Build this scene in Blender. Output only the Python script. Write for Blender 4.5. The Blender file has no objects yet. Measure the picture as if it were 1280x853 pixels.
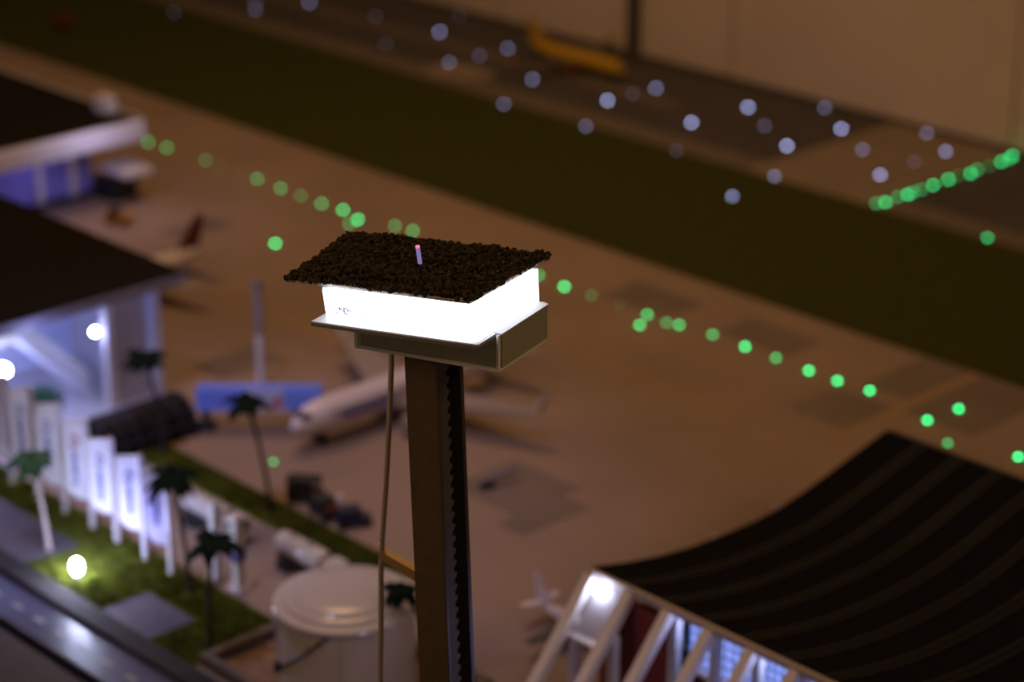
import bpy, math, random
from mathutils import Vector, Matrix, noise

# ------------------------------------------------------------------ camera, world, lamps, exposure
S = bpy.context.scene
COL = S.collection
R = math.radians
rnd = random.Random(7)

cam_data = bpy.data.cameras.new('camera')
cam = bpy.data.objects.new('camera', cam_data)
COL.objects.link(cam)
S.camera = cam
cam.location = (0, 0, 12.0)
cam.rotation_euler = (R(90 - 21.726), 0, R(46.48))
cam_data.sensor_fit = 'HORIZONTAL'
cam_data.sensor_width = 22.3
cam_data.lens = 50.0
cam_data.clip_start = 0.1
cam_data.clip_end = 300
cam_data.dof.use_dof = True
cam_data.dof.focus_distance = 15.6
cam_data.dof.aperture_fstop = 0.295

W = bpy.data.worlds.new('exhibition_hall')
S.world = W
W.use_nodes = True
W.node_tree.nodes['Background'].inputs[0].default_value = (1.0, 0.60, 0.36, 1)
W.node_tree.nodes['Background'].inputs[1].default_value = 0.065

S.view_settings.view_transform = 'Standard'
S.view_settings.look = 'None'
S.view_settings.exposure = 0.0
S.view_settings.gamma = 1.0
S.view_settings.use_curve_mapping = False

def lamp(name, kind, loc, power, color, size=0.1, target=None, cone=None):
    l = bpy.data.lights.new(name, kind)
    l.energy = power
    l.color = color
    if kind == 'AREA':
        l.shape = 'DISK'; l.size = size
    else:
        l.shadow_soft_size = size
    if cone:
        l.spot_size = R(cone); l.spot_blend = 0.8
    o = bpy.data.objects.new(name, l)
    COL.objects.link(o)
    o.location = loc
    if target:
        o.rotation_euler = (Vector(target) - Vector(loc)).to_track_quat('-Z', 'Y').to_euler()
    return o

WARM = (1.0, 0.57, 0.25)
LILAC = (0.64, 0.60, 1.0)
ICE = (0.36, 0.42, 1.0)
lamp('warm_area_lamp', 'AREA', (-27, 21, 22), 1600, WARM, 8, (-24, 25, 0))
lamp('warm_area_lamp', 'AREA', (-16, -6, 20), 780, WARM, 6, (-17, 14, 0))  # unseen second lamp, added so the mast front is not dark
lamp('warm_area_lamp', 'AREA', (6, 16, 16), 400, WARM, 5, (-12, 12, 3))  # unseen weak lamp, added to brighten right-facing sides
lamp('lilac_fill_spot', 'SPOT', (-18.5, 9.5, 16), 2700, LILAC, 0.5, (-20.0, 14.2, 0), 40)  # unseen spot, added to wash the near ground and tank top lilac

# ------------------------------------------------------------------ materials
def mat(name, color, rough=0.6, metal=0.0, emit=None, estr=0.0, noise_scale=None, noise_amt=0.25,
        color2=None, bump=0.0, spec=0.5, detail=6.0):
    m = bpy.data.materials.new(name)
    m.use_nodes = True
    nt = m.node_tree
    b = nt.nodes['Principled BSDF']
    b.inputs['Base Color'].default_value = (*color, 1)
    b.inputs['Roughness'].default_value = rough
    b.inputs['Metallic'].default_value = metal
    b.inputs['Specular IOR Level'].default_value = spec
    if emit:
        b.inputs['Emission Color'].default_value = (*emit, 1)
        b.inputs['Emission Strength'].default_value = estr
    if noise_scale:
        tc = nt.nodes.new('ShaderNodeTexCoord')
        n = nt.nodes.new('ShaderNodeTexNoise')
        n.inputs['Scale'].default_value = noise_scale
        n.inputs['Detail'].default_value = detail
        nt.links.new(tc.outputs['Object'], n.inputs['Vector'])
        r = nt.nodes.new('ShaderNodeValToRGB')
        c2 = color2 or tuple(c * (1 - noise_amt) for c in color)
        r.color_ramp.elements[0].position = 0.35
        r.color_ramp.elements[0].color = (*c2, 1)
        r.color_ramp.elements[1].position = 0.65
        r.color_ramp.elements[1].color = (*color, 1)
        nt.links.new(n.outputs['Fac'], r.inputs['Fac'])
        nt.links.new(r.outputs['Color'], b.inputs['Base Color'])
        if bump:
            bn = nt.nodes.new('ShaderNodeBump')
            bn.inputs['Strength'].default_value = bump
            bn.inputs['Distance'].default_value = 0.02
            nt.links.new(n.outputs['Fac'], bn.inputs['Height'])
            nt.links.new(bn.outputs['Normal'], b.inputs['Normal'])
    return m

M = {}
M['apron'] = mat('apron_concrete', (0.30, 0.215, 0.165), 0.75, noise_scale=0.5, noise_amt=0.16, spec=0.2)
M['patch'] = mat('stained_concrete', (0.205, 0.158, 0.13), 0.8, noise_scale=0.9, noise_amt=0.2, spec=0.2)
M['lot'] = mat('yard_paving', (0.30, 0.23, 0.20), 0.75, noise_scale=1.2, noise_amt=0.15, spec=0.2)
M['grass'] = mat('model_grass', (0.050, 0.053, 0.011), 0.95, noise_scale=6, color2=(0.04, 0.043, 0.009), bump=0.4, spec=0.05)
M['verge'] = mat('verge_grass', (0.10, 0.125, 0.014), 0.95, noise_scale=4, color2=(0.055, 0.06, 0.009), bump=0.5, spec=0.05)
M['tuft'] = mat('grass_fibre', (0.14, 0.165, 0.02), 0.9, noise_scale=3, color2=(0.065, 0.075, 0.012), spec=0.1)
M['runway'] = mat('runway_asphalt', (0.082, 0.070, 0.066), 0.85, noise_scale=1.5, noise_amt=0.2, spec=0.15)
M['shoulder'] = mat('runway_shoulder', (0.16, 0.125, 0.10), 0.85, noise_scale=2, noise_amt=0.15, spec=0.15)
M['threshold'] = mat('threshold_concrete', (0.26, 0.20, 0.145), 0.8, noise_scale=1.5, noise_amt=0.15, spec=0.2)
M['line'] = mat('yellow_line_paint', (0.36, 0.215, 0.08), 0.7)
M['wall'] = mat('hall_wall_paint', (0.62, 0.50, 0.42), 0.9, noise_scale=0.4, noise_amt=0.08, spec=0.1)
M['wallbase'] = mat('wall_base_board', (0.06, 0.05, 0.042), 0.8)
M['kerb'] = mat('brown_kerb', (0.016, 0.012, 0.012), 0.9, noise_scale=8)
M['road'] = mat('road_asphalt', (0.04, 0.04, 0.085), 0.36, noise_scale=6, noise_amt=0.25, spec=0.6)
M['lane'] = mat('lane_paint', (0.30, 0.28, 0.31), 0.6)
M['board'] = mat('front_board', (0.040, 0.026, 0.015), 0.85, noise_scale=4, noise_amt=0.2)
M['gap'] = mat('dark_gap', (0.008, 0.007, 0.006), 0.95)
M['paving'] = mat('violet_grey_paving', (0.085, 0.08, 0.115), 0.8, noise_scale=6, noise_amt=0.2)
M['gravelroof'] = mat('roof_gravel_fine', (0.017, 0.014, 0.010), 1.0, noise_scale=14, color2=(0.010, 0.008, 0.006), bump=0.6, spec=0.05)
M['fascia'] = mat('grey_fascia', (0.20, 0.18, 0.22), 0.6)
M['white'] = mat('white_paint', (0.72, 0.70, 0.72), 0.5)
M['whitegloss'] = mat('white_gloss_plastic', (0.55, 0.52, 0.51), 0.16, noise_scale=3, noise_amt=0.06)
M['greywall'] = mat('grey_panel', (0.42, 0.39, 0.42), 0.7)
M['bluewhite'] = mat('hall_back_wall', (0.55, 0.58, 0.80), 0.7)
M['bluewall'] = mat('blue_wall_paint', (0.26, 0.25, 0.75), 0.7)
M['stair'] = mat('stair_side', (0.62, 0.62, 0.72), 0.5)
M['darkgrid'] = mat('dark_glazing', (0.010, 0.009, 0.012), 0.5, spec=0.15)
M['darkrib'] = mat('dark_rib', (0.016, 0.014, 0.02), 0.6)
M['bark'] = mat('palm_trunk', (0.014, 0.011, 0.011), 0.9, noise_scale=30)
M['barklit'] = mat('lit_palm_trunk', (0.45, 0.36, 0.36), 0.7, noise_scale=30)  # pale trunk copy: the ground lamp's light is put into its colour
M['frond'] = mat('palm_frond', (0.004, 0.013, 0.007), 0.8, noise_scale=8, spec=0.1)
M['frondlit'] = mat('lit_green_frond', (0.02, 0.13, 0.055), 0.6, noise_scale=8)  # greener copy paints hall light onto one palm; also plain shrub leaves
M['flag'] = mat('white_banner_cloth', (0.62, 0.62, 0.66), 0.8)
M['ink'] = mat('blue_print', (0.16, 0.16, 0.42), 0.7)
M['inkred'] = mat('red_print', (0.40, 0.06, 0.08), 0.7)
M['pole'] = mat('pale_pole', (0.60, 0.58, 0.62), 0.45)
M['darkmetal'] = mat('dark_metal', (0.04, 0.04, 0.045), 0.5, 0.4)
M['black'] = mat('black_rubber', (0.012, 0.012, 0.013), 0.7)
M['navy'] = mat('navy_paint', (0.012, 0.016, 0.045), 0.5)
M['red'] = mat('red_paint', (0.13, 0.02, 0.012), 0.55)
M['darkred'] = mat('dark_red_wall', (0.14, 0.015, 0.013), 0.7)
M['tailred'] = mat('dark_red_tail', (0.12, 0.012, 0.02), 0.5)
M['orange'] = mat('orange_paint', (0.42, 0.20, 0.02), 0.6)
M['blue'] = mat('blue_bridge_paint', (0.14, 0.23, 0.85), 0.55)
M['paleblue'] = mat('pale_blue_panel', (0.36, 0.40, 0.66), 0.55)
M['yellow'] = mat('yellow_aircraft_paint', (0.50, 0.28, 0.004), 0.4)
M['plane'] = mat('white_aircraft_paint', (0.62, 0.56, 0.60), 0.35)
M['planewing'] = mat('grey_wing', (0.30, 0.26, 0.25), 0.4)
M['wingdark'] = mat('dark_wing', (0.06, 0.06, 0.07), 0.5)
M['title'] = mat('blue_titles', (0.10, 0.10, 0.36), 0.5)
M['glassdark'] = mat('cockpit_glass', (0.02, 0.02, 0.03), 0.15)
M['bund'] = mat('bund_concrete', (0.13, 0.105, 0.085), 0.85, noise_scale=8)
M['rust'] = mat('reddish_soil', (0.22, 0.13, 0.085), 0.9, noise_scale=5)
M['barrel'] = mat('black_roof_sheet', (0.0075, 0.0076, 0.008), 0.9, noise_scale=5, noise_amt=0.2, spec=0.05)
M['batten'] = mat('roof_seam', (0.026, 0.024, 0.024), 0.5, spec=0.2)
M['eave'] = mat('grey_eave', (0.42, 0.36, 0.36), 0.5)
M['glow'] = mat('lit_glazing', (0.30, 0.36, 0.70), 0.3, emit=(0.30, 0.42, 1.0), estr=0.85)
M['mullion'] = mat('mullion', (0.30, 0.36, 0.62), 0.5)
M['bulb'] = mat('cold_led_bulb', (0.9, 0.9, 1.0), 0.3, emit=(0.82, 0.88, 1.0), estr=60)
M['bulbsmall'] = mat('small_led_bulb', (0.9, 0.9, 1.0), 0.3, emit=(0.72, 0.78, 1.0), estr=30)
M['tube'] = mat('led_tube', (0.9, 0.9, 1.0), 0.3, emit=(0.55, 0.62, 1.0), estr=6)
# control tower
M['mast'] = mat('bronze_mast', (0.15, 0.11, 0.066), 0.42, 0.25, noise_scale=9, noise_amt=0.18)
M['mastin'] = mat('recess_shade', (0.012, 0.011, 0.010), 0.7)  # near-black colour standing in for shade inside the mast channel
M['rack'] = mat('grey_rack', (0.11, 0.105, 0.10), 0.55, noise_scale=20)
M['flange'] = mat('dark_flange', (0.07, 0.062, 0.064), 0.4)
M['olive'] = mat('olive_silver_paint', (0.44, 0.46, 0.33), 0.5, 0.1, noise_scale=16, noise_amt=0.10)
M['alu'] = mat('leak_lit_trim', (0.92, 0.95, 0.90), 0.4, 0.0)  # trim whitened to stand in for LED light leaking at the edges
M['slab'] = mat('white_deck', (0.72, 0.72, 0.76), 0.5, noise_scale=25, noise_amt=0.05)
M['slabedge'] = mat('grey_deck_edge', (0.20, 0.19, 0.20), 0.5)
M['pane'] = mat('lit_cabin_glass', (0.9, 0.93, 1.0), 0.25, emit=(0.86, 0.92, 1.0), estr=2.6)
M['post'] = mat('self_lit_post', (0.85, 0.88, 0.95), 0.4, emit=(0.80, 0.86, 1.0), estr=1.6)  # glow added to posts and beads so they merge with the bright panes
M['plate'] = mat('pale_roof_plate', (0.62, 0.60, 0.60), 0.55, noise_scale=40, color2=(0.42, 0.38, 0.32))
M['gravel'] = mat('dark_brown_gravel', (0.075, 0.056, 0.036), 0.95, noise_scale=26, color2=(0.012, 0.0095, 0.007), spec=0.15, detail=2)
M['flake'] = mat('tan_flake', (0.34, 0.30, 0.22), 0.8)
M['fibre'] = mat('lilac_fibre', (0.55, 0.48, 0.9), 0.3, emit=(0.42, 0.36, 0.95), estr=0.35)
M['pink'] = mat('pink_fibre_tip', (0.9, 0.3, 0.5), 0.3, emit=(1.0, 0.25, 0.45), estr=0.8)
M['cable'] = mat('tan_cable', (0.46, 0.37, 0.29), 0.45)
M['bracket'] = mat('brass_bracket', (0.40, 0.27, 0.10), 0.5, 0.2)
M['mark'] = mat('grey_pen', (0.22, 0.22, 0.36), 0.6)

LED_GREEN = {}
LED_WHITE = {}
def led_mat(store, tag, b, col, gain):
    k = round(b, 2)
    if k not in store:
        store[k] = mat(tag, (0.5, 0.5, 0.5), 0.4, emit=col, estr=gain * b ** 1.45)
    return store[k]

# ------------------------------------------------------------------ mesh helpers
class MB:
    def __init__(self):
        self.v = []; self.f = []; self.mi = []; self.cur = 0
    def add(self, vs, fs):
        o = len(self.v)
        self.v += [tuple(p) for p in vs]
        self.f += [tuple(i + o for i in f) for f in fs]
        self.mi += [self.cur] * len(fs)
        return self
    def box(self, a, b, mtx=None):
        (x0, y0, z0), (x1, y1, z1) = a, b
        vs = [Vector(p) for p in ((x0,y0,z0),(x1,y0,z0),(x1,y1,z0),(x0,y1,z0),(x0,y0,z1),(x1,y0,z1),(x1,y1,z1),(x0,y1,z1))]
        if mtx: vs = [mtx @ p for p in vs]
        return self.add(vs, [(3,2,1,0),(4,5,6,7),(0,1,5,4),(1,2,6,5),(2,3,7,6),(3,0,4,7)])
    def prism(self, poly, z0, z1, poly2=None):
        n = len(poly); p2 = poly2 or poly
        vs = [(x, y, z0) for x, y in poly] + [(x, y, z1) for x, y in p2]
        fs = [tuple(range(n))[::-1], tuple(range(n, 2 * n))] + [(i, (i+1) % n, n + (i+1) % n, n + i) for i in range(n)]
        return self.add(vs, fs)
    def hexa(self, q0, q1):                       # two quads of 3-D points
        return self.add(list(q0) + list(q1), [(3,2,1,0),(4,5,6,7),(0,1,5,4),(1,2,6,5),(2,3,7,6),(3,0,4,7)])
    def beam(self, p, q, w, h=None, up=(0, 0, 1)):
        p, q = Vector(p), Vector(q); h = h or w
        d = (q - p).normalized()
        s = d.cross(Vector(up))
        if s.length < 1e-4: s = d.cross(Vector((1, 0, 0)))
        s.normalize(); u = s.cross(d)
        s *= w / 2; u *= h / 2
        return self.hexa([p - s - u, p + s - u, p + s + u, p - s + u], [q - s - u, q + s - u, q + s + u, q - s + u])
    def tube(self, path, r, n=10, cap=True):
        path = [Vector(p) for p in path]
        rs = r if isinstance(r, (list, tuple)) else [r] * len(path)
        rings = []
        for i, p in enumerate(path):
            d = (path[min(i + 1, len(path) - 1)] - path[max(i - 1, 0)]).normalized()
            a = Vector((1, 0, 0)) if abs(d.x) < 0.8 else Vector((0, 1, 0))
            s = d.cross(a).normalized(); u = d.cross(s)
            rings.append([p + (s * math.cos(t) + u * math.sin(t)) * rs[i] for t in (2 * math.pi * k / n for k in range(n))])
        vs = [q for ring in rings for q in ring]
        fs = []
        for i in range(len(path) - 1):
            for k in range(n):
                fs.append((i*n + k, i*n + (k+1) % n, (i+1)*n + (k+1) % n, (i+1)*n + k))
        if cap:
            fs.append(tuple(range(n))[::-1]); fs.append(tuple((len(path)-1)*n + k for k in range(n)))
        return self.add(vs, fs)
    def lathe(self, prof, c=(0, 0, 0), n=32, axis='z'):
        vs = []; fs = []
        for (r, h) in prof:
            for k in range(n):
                t = 2 * math.pi * k / n
                a, b = r * math.cos(t), r * math.sin(t)
                p = (a, b, h) if axis == 'z' else (h, a, b)
                vs.append((c[0] + p[0], c[1] + p[1], c[2] + p[2]))
        for i in range(len(prof) - 1):
            for k in range(n):
                fs.append((i*n + k, i*n + (k+1) % n, (i+1)*n + (k+1) % n, (i+1)*n + k))
        fs.append(tuple(range(n))[::-1]); fs.append(tuple((len(prof)-1)*n + k for k in range(n)))
        return self.add(vs, fs)
    def dome(self, c, r, n=12, m=4, h=1.0):
        prof = [(max(r * math.cos(math.pi / 2 * i / m), r * 0.02), h * r * math.sin(math.pi / 2 * i / m)) for i in range(m + 1)]
        return self.lathe(prof, c, n)
    def build(self, name, mats, parent=None, smooth=False):
        me = bpy.data.meshes.new(name)
        me.from_pydata(self.v, [], self.f)
        ml = mats if isinstance(mats, (list, tuple)) else [mats]
        for m in ml: me.materials.append(m)
        if len(ml) > 1: me.polygons.foreach_set('material_index', self.mi)
        if smooth:
            me.polygons.foreach_set('use_smooth', [True] * len(me.polygons))
            me.set_sharp_from_angle(angle=R(38))
        me.update()
        o = bpy.data.objects.new(name, me)
        COL.objects.link(o)
        if parent: o.parent = parent
        return o

def tag(o, label=None, cat=None, group=None, kind=None):
    if label: o['label'] = label
    if cat: o['category'] = cat
    if group: o['group'] = group
    if kind: o['kind'] = kind
    return o
def empty(name, loc, label, cat, group=None, rz=0):
    o = bpy.data.objects.new(name, None)
    COL.objects.link(o)
    o.location = loc; o.rotation_euler = (0, 0, rz); o.empty_display_size = 0.1
    return tag(o, label, cat, group)
def struct(name, mb, m, smooth=False):
    return tag(mb.build(name, m, None, smooth), None, None, None, 'structure')
def copy_tree(o, parent=None):
    kids = list(o.children)
    c = o.copy(); COL.objects.link(c)
    if parent: c.parent = parent
    for k in kids: copy_tree(k, c)
    return c

# ------------------------------------------------------------------ the layout's ground (setting)
base = struct('floor', MB().box((-70, 4, -1.2), (20, 34, -0.25)), M['gap'])
apron = struct('trim_1', MB().box((-60, 15.1, -0.25), (10, 24.5, 0)), M['apron'])
yard = struct('trim_2', MB().box((-60, 13.25, -0.25), (-17.45, 14.62, 0)).box((-17.45, 12.0, -0.25), (10, 15.1, 0)), M['lot'])
hedge_strip = struct('trim_3', MB().box((-60, 14.62, -0.25), (-17.45, 15.1, 0.02)), M['verge'])
verge = struct('trim_4', MB().box((-60, 11.98, -0.25), (-17.45, 13.25, 0.01)), M['verge'])
field = struct('trim_5', MB().box((-70, 24.5, -0.25), (10, 29.15, 0.02)), M['grass'])
runway = struct('trim_6', MB().box((-70, 29.15, -0.25), (10, 33.4, 0)), M['runway'])
kerb = struct('trim_7', MB().box((-60, 11.72, -0.25), (10, 11.98, 0.05)), M['kerb'])
road = struct('trim_8', MB().box((-60, 11.14, -0.25), (10, 11.72, 0)), M['road'])
board = struct('trim_9', MB().box((-60, 4, -0.25), (10, 10.98, 0.03)), M['board'])
wall = struct('wall_back', MB().box((-70, 33.4, -0.25), (10, 33.7, 9)), M['wall'])
baseboard = struct('baseboard_back', MB().box((-70, 33.34, 0), (10, 33.4, 0.10)), M['wallbase'])
for x in (-35.5, -28.9, -22.3):
    MB().box((x - 0.012, 33.385, 0.1), (x + 0.012, 33.41, 9)).build('panel_joint', M['wallbase'], wall)

for (x0, y0, x1, y1) in ((-17.6, 21.75, -16.62, 22.75), (-17.45, 23.1, -16.68, 24.45), (-16.5, 22.75, -15.4, 24.4),
                         (-17.75, 16.6, -17.3, 17.7), (-18.9, 16.9, -17.75, 18.0), (-20.1, 23.1, -18.8, 23.9),
                         (-22.3, 22.95, -20.95, 23.8), (-24.2, 16.9, -23.5, 18.0), (-29.2, 19.9, -28.6, 21.0), (-23.3, 18.7, -22.3, 19.9)):
    MB().box((x0, y0, -0.01), (x1, y1, 0.004)).build('concrete_slab', M['patch'], apron)
MB().box((-20.9, 21.04, 0), (-17.9, 21.11, 0.005)).build('taxi_line', M['line'], apron)
MB().box((-16.63, 21.4, 0), (-16.55, 24.5, 0.006)).build('taxi_line', M['line'], apron)
MB().box((-24.9, 18.9, 0), (-22.2, 18.97, 0.005)).build('taxi_line', M['line'], apron)
MB().box((-70, 29.15, 0), (10, 29.85, 0.006)).build('shoulder_strip', M['shoulder'], runway)
MB().box((-24.85, 29.2, 0), (-22.2, 33.34, 0.012)).build('threshold_slab', M['threshold'], runway)
MB().box((-70, 31.15, 0), (-28.4, 31.5, 0.006)).build('pale_strip', M['shoulder'], runway)
MB().lathe([(0.55, 0.0), (0.55, 0.010)], (-33.3, 29.95, 0), 24).build('pale_patch', M['threshold'], runway)
MB().lathe([(0.42, 0.0), (0.42, 0.011)], (-32.75, 30.05, 0), 24).build('pale_patch', M['threshold'], runway)
for k in range(9):
    y = 29.5 + k * 0.43
    MB().box((-24.7, y, 0.01), (-22.3, y + 0.05, 0.016)).build('threshold_stripe', M['shoulder'], runway)
for k in range(14):
    x = -23.4 + k * 0.43
    MB().box((x, 11.39, 0), (x + 0.17, 11.435, 0.005)).build('lane_marking', M['lane'], road)
MB().box((-60, 11.14, 0), (10, 11.17, 0.012)).build('edge_rail', M['board'], road)
MB().box((-19.15, 11.98, 0), (-18.25, 12.62, 0.016)).build('driveway_slab', M['paving'], verge)
MB().prism([(-27, 11.98), (-20.75, 11.98), (-20.6, 12.35), (-20.6, 12.72), (-27, 12.72)], 0, 0.016).build('driveway_slab', M['paving'], verge)

# short grass fibres on the near verge and the hedge strip: nobody could count them
g = MB()
KEEP = [(-21.97, 14.88), (-19.76, 14.82), (-20.78, 12.40), (-18.79, 12.95), (-17.56, 12.30), (-19.97, 12.25)] + [(bx, 13.08) for bx in (-22.62, -22.05, -21.47, -20.90, -20.40, -19.83, -19.33)]
def tuft(x, y, z, h):
    if any(abs(x - kx) < .10 and abs(y - ky) < .10 for kx, ky in KEEP): return
    a = rnd.uniform(0, 6.28); w = 0.012
    c, s = math.cos(a) * w, math.sin(a) * w
    lx, ly = rnd.uniform(-.03, .03), rnd.uniform(-.03, .03)
    g.add([(x - c, y - s, z), (x + c, y + s, z), (x + lx, y + ly, z + h)], [(0, 1, 2)])
for _ in range(15000):
    x, y = rnd.uniform(-23.2, -17.5), rnd.uniform(12.0, 13.24)
    if y > 13.2 or (-19.17 < x < -18.23 and y < 12.64) or (x < -20.58 and y < 12.74): continue
    tuft(x, y, 0.008, rnd.uniform(.03, .08))
for _ in range(5000):
    tuft(rnd.uniform(-22.2, -17.5), rnd.uniform(14.65, 15.07), 0.018, rnd.uniform(.03, .08))
tag(g.build('grass', M['tuft']), 'short olive green grass fibres on the verge around the ground lamp', 'grass', None, 'stuff')

# ------------------------------------------------------------------ control tower
def pt(p, q, t): return (p[0] + (q[0]-p[0]) * t, p[1] + (q[1]-p[1]) * t)
tower = empty('control_tower', (-11.02, 9.95, 0.03),
              'control tower with gravel roof and lit white cabin on a tall brown mast', 'tower')
T0 = Vector((-11.02, 9.95, 0.03))
def tb(name, mb, m, parent=None, smooth=False):
    o = mb.build(name, m, None, smooth)
    p = parent or tower
    o.parent = p
    if p is tower: o.location = -T0
    return o
E1 = Vector((0.90, 0.434, 0)); E2 = Vector((-0.434, 0.90, 0))
AX0, AX1 = Vector((-11.02, 9.95, 0.03)), Vector((-11.265, 9.95, 5.96))
def mast_slab(a0, a1, b0, b1, extra=0.0):
    m = MB()
    q = []
    for P in (AX0, AX1):
        q.append([P + E1 * a + E2 * b for a, b in ((a0, b0), (a1, b0), (a1, b1), (a0, b1))])
    m.hexa(q[0], q[1]); return m
tb('mast', mast_slab(-0.155, 0.075, -0.19, -0.165), M['mast'])
tb('mast_web', mast_slab(-0.155, -0.12, -0.165, 0.26), M['mast'])
tb('mast_flange', mast_slab(-0.155, 0.075, 0.26, 0.32), M['flange'])
tb('mast_recess_shade', mast_slab(-0.12, -0.105, -0.165, 0.26), M['mastin'])  # thin sheet added to paint the recess's shade over the web
tb('mast_edge', mast_slab(0.075, 0.088, -0.19, -0.155), M['flange'])
rk = MB()                                         # gear rack: bar with teeth towards the recess
L = (AX1 - AX0); n_t = 62
for P in (0,):
    rk.hexa([AX0 + E1*a + E2*b for a, b in ((0.0, -0.155), (0.07, -0.155), (0.07, 0.015), (0.0, 0.015))],
            [AX1 + E1*a + E2*b for a, b in ((0.0, -0.155), (0.07, -0.155), (0.07, 0.015), (0.0, 0.015))])
for k in range(n_t):
    c0 = AX0 + L * ((k + 0.18) / n_t); c1 = AX0 + L * ((k + 0.82) / n_t)
    m0 = AX0 + L * ((k + 0.36) / n_t); m1 = AX0 + L * ((k + 0.64) / n_t)
    rk.hexa([c0 + E1*0.0 + E2*0.015, c0 + E1*0.07 + E2*0.015, m0 + E1*0.07 + E2*0.065, m0 + E2*0.065],
            [c1 + E1*0.0 + E2*0.015, c1 + E1*0.07 + E2*0.015, m1 + E1*0.07 + E2*0.065, m1 + E2*0.065])
tb('gear_rack', rk, M['rack'])

# olive box under the deck, a shallow tray
BF, BL, BR = (-10.63, 9.965), (-11.64, 9.55), (-10.825, 10.60)
BB = (BL[0] + BR[0] - BF[0], BL[1] + BR[1] - BF[1])
z0, z1 = 5.972, 6.206
tb('cabin_base', MB().prism([BL, BF, BR, BB], z0, z1), M['olive'])
def rim(p, q, za, zb, w): return MB().beam((p[0], p[1], za), (q[0], q[1], zb), w, w)
for p, q in ((BL, BF), (BF, BR)):
    tb('edge_trim', rim(p, q, z0 + 0.008, z0 + 0.008, 0.026), M['alu'])
tb('edge_trim', rim(BL, BL, z0, z1, 0.022) if False else MB().beam((BL[0]+.012, BL[1]+.0, z0), (BL[0]+.012, BL[1]+.0, z1 - .02), 0.045, 0.03), M['alu'])
tb('edge_trim', MB().beam((BF[0], BF[1], z0), (BF[0], BF[1], z1 + .03), 0.022, 0.022), M['alu'])
tb('side_panel', MB().prism([pt(BF, BR, .02), (pt(BF, BR, .02)[0]+.02, pt(BF, BR, .02)[1]+.008), (BR[0]+.02, BR[1]+.008), BR], z0 + .02, 6.24), M['olive'])
tb('side_lip', MB().prism([(BF[0]-.03, BF[1]-.005), (BF[0]+.024, BF[1]+.015), (BR[0]+.024, BR[1]+.015), (BR[0]-.03, BR[1]-.005)], 6.24, 6.25), M['slab'])

# deck
SF, SL, SR = (-10.60, 9.75), (-11.72, 9.21), (-10.86, 10.65)
SB = (SL[0] + SR[0] - SF[0], SL[1] + SR[1] - SF[1])
tb('deck', MB().prism([SL, SF, SR, SB], 6.207, 6.235), M['slab'])
for p, q in ((SL, SF), (SF, SR)):
    tb('deck_edge', MB().beam((p[0], p[1], 6.214), (q[0], q[1], 6.214), 0.014, 0.026), M['slabedge'])

# lit cabin: four panes between corner posts
CF, CL, CR = (-10.65, 9.79), (-11.735, 9.375), (-10.925, 10.62)
CB = (CL[0] + CR[0] - CF[0], CL[1] + CR[1] - CF[1])
TF, TL, TR = (-10.66, 9.745), (-11.565, 9.21), (-10.845, 10.53)
TB = (TL[0] + TR[0] - TF[0], TL[1] + TR[1] - TF[1])
def pane(p, q, tp, tq):
    d = Vector((q[0]-p[0], q[1]-p[1], 0)).normalized(); nrm = Vector((d.y, -d.x, 0)) * 0.02
    a = [Vector((*p, 6.235)), Vector((*q, 6.235)), Vector((*tq, 6.514)), Vector((*tp, 6.514))]
    return MB().hexa([x - nrm for x in a], a)
front_pane = None
for i, (p, q, tp, tq) in enumerate(((CL, CF, TL, TF), (CF, CR, TF, TR), (CR, CB, TR, TB), (CB, CL, TB, TL))):
    o = tb('pane', pane(p, q, tp, tq), M['pane'])
    front_pane = front_pane or o
    tb('corner_post', MB().beam((p[0], p[1], 6.235), (tp[0], tp[1], 6.514), 0.026), M['post'])
for p, q in ((CL, CF), (CF, CR)):
    tb('glazing_bead', MB().beam((p[0], p[1], 6.243), (q[0], q[1], 6.243), 0.018, 0.016), M['post'])
# little unreadable pen scribble low on the front pane
sc = MB()
d = Vector((CF[0]-CL[0], CF[1]-CL[1], 0)).normalized(); nn = Vector((d.y, -d.x, 0)) * 0.006
def sp(u, z):
    return Vector((CL[0], CL[1], 0)) + d * u + nn + Vector((0, 0, 6.235 + z)) + Vector(((TL[0]-CL[0])*.0, (TL[1]-CL[1]) * z / .29, 0))
for (u0, w0, u1, w1) in ((.075, .045, .10, .04), (.13, .085, .15, .10), (.13, .06, .135, .085), (.14, .09, .165, .055), (.165, .055, .175, .095),
                         (.175, .095, .205, .085), (.15, .045, .19, .04), (.19, .06, .20, .085), (.205, .08, .23, .075), (.29, .028, .305, .03), (.38, .03, .39, .034)):
    sc.beam(sp(u0, w0), sp(u1, w1), 0.006, 0.007)
tb('pen_mark', sc, M['mark'])['kind'] = 'stuff'

# roof: pale plate, dark gravel heaped on it, a fibre stub
RF, RL, RR = (-10.66, 9.735), (-11.85, 9.10), (-10.93, 10.75)
RB = (-12.27, 10.04)
tb('roof_plate', MB().prism([RL, RF, RR, RB], 6.516, 6.538), M['plate'])
gv = MB()
ph = (1 + 5 ** .5) / 2
ICO = [Vector(v).normalized() for v in ((-1,ph,0),(1,ph,0),(-1,-ph,0),(1,-ph,0),(0,-1,ph),(0,1,ph),(0,-1,-ph),(0,1,-ph),(ph,0,-1),(ph,0,1),(-ph,0,-1),(-ph,0,1))]
ICF = [(0,11,5),(0,5,1),(0,1,7),(0,7,10),(0,10,11),(1,5,9),(5,11,4),(11,10,2),(10,7,6),(7,1,8),(3,9,4),(3,4,2),(3,2,6),(3,6,8),(3,8,9),(4,9,5),(2,4,11),(6,2,10),(8,6,7),(9,8,1)]
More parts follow.
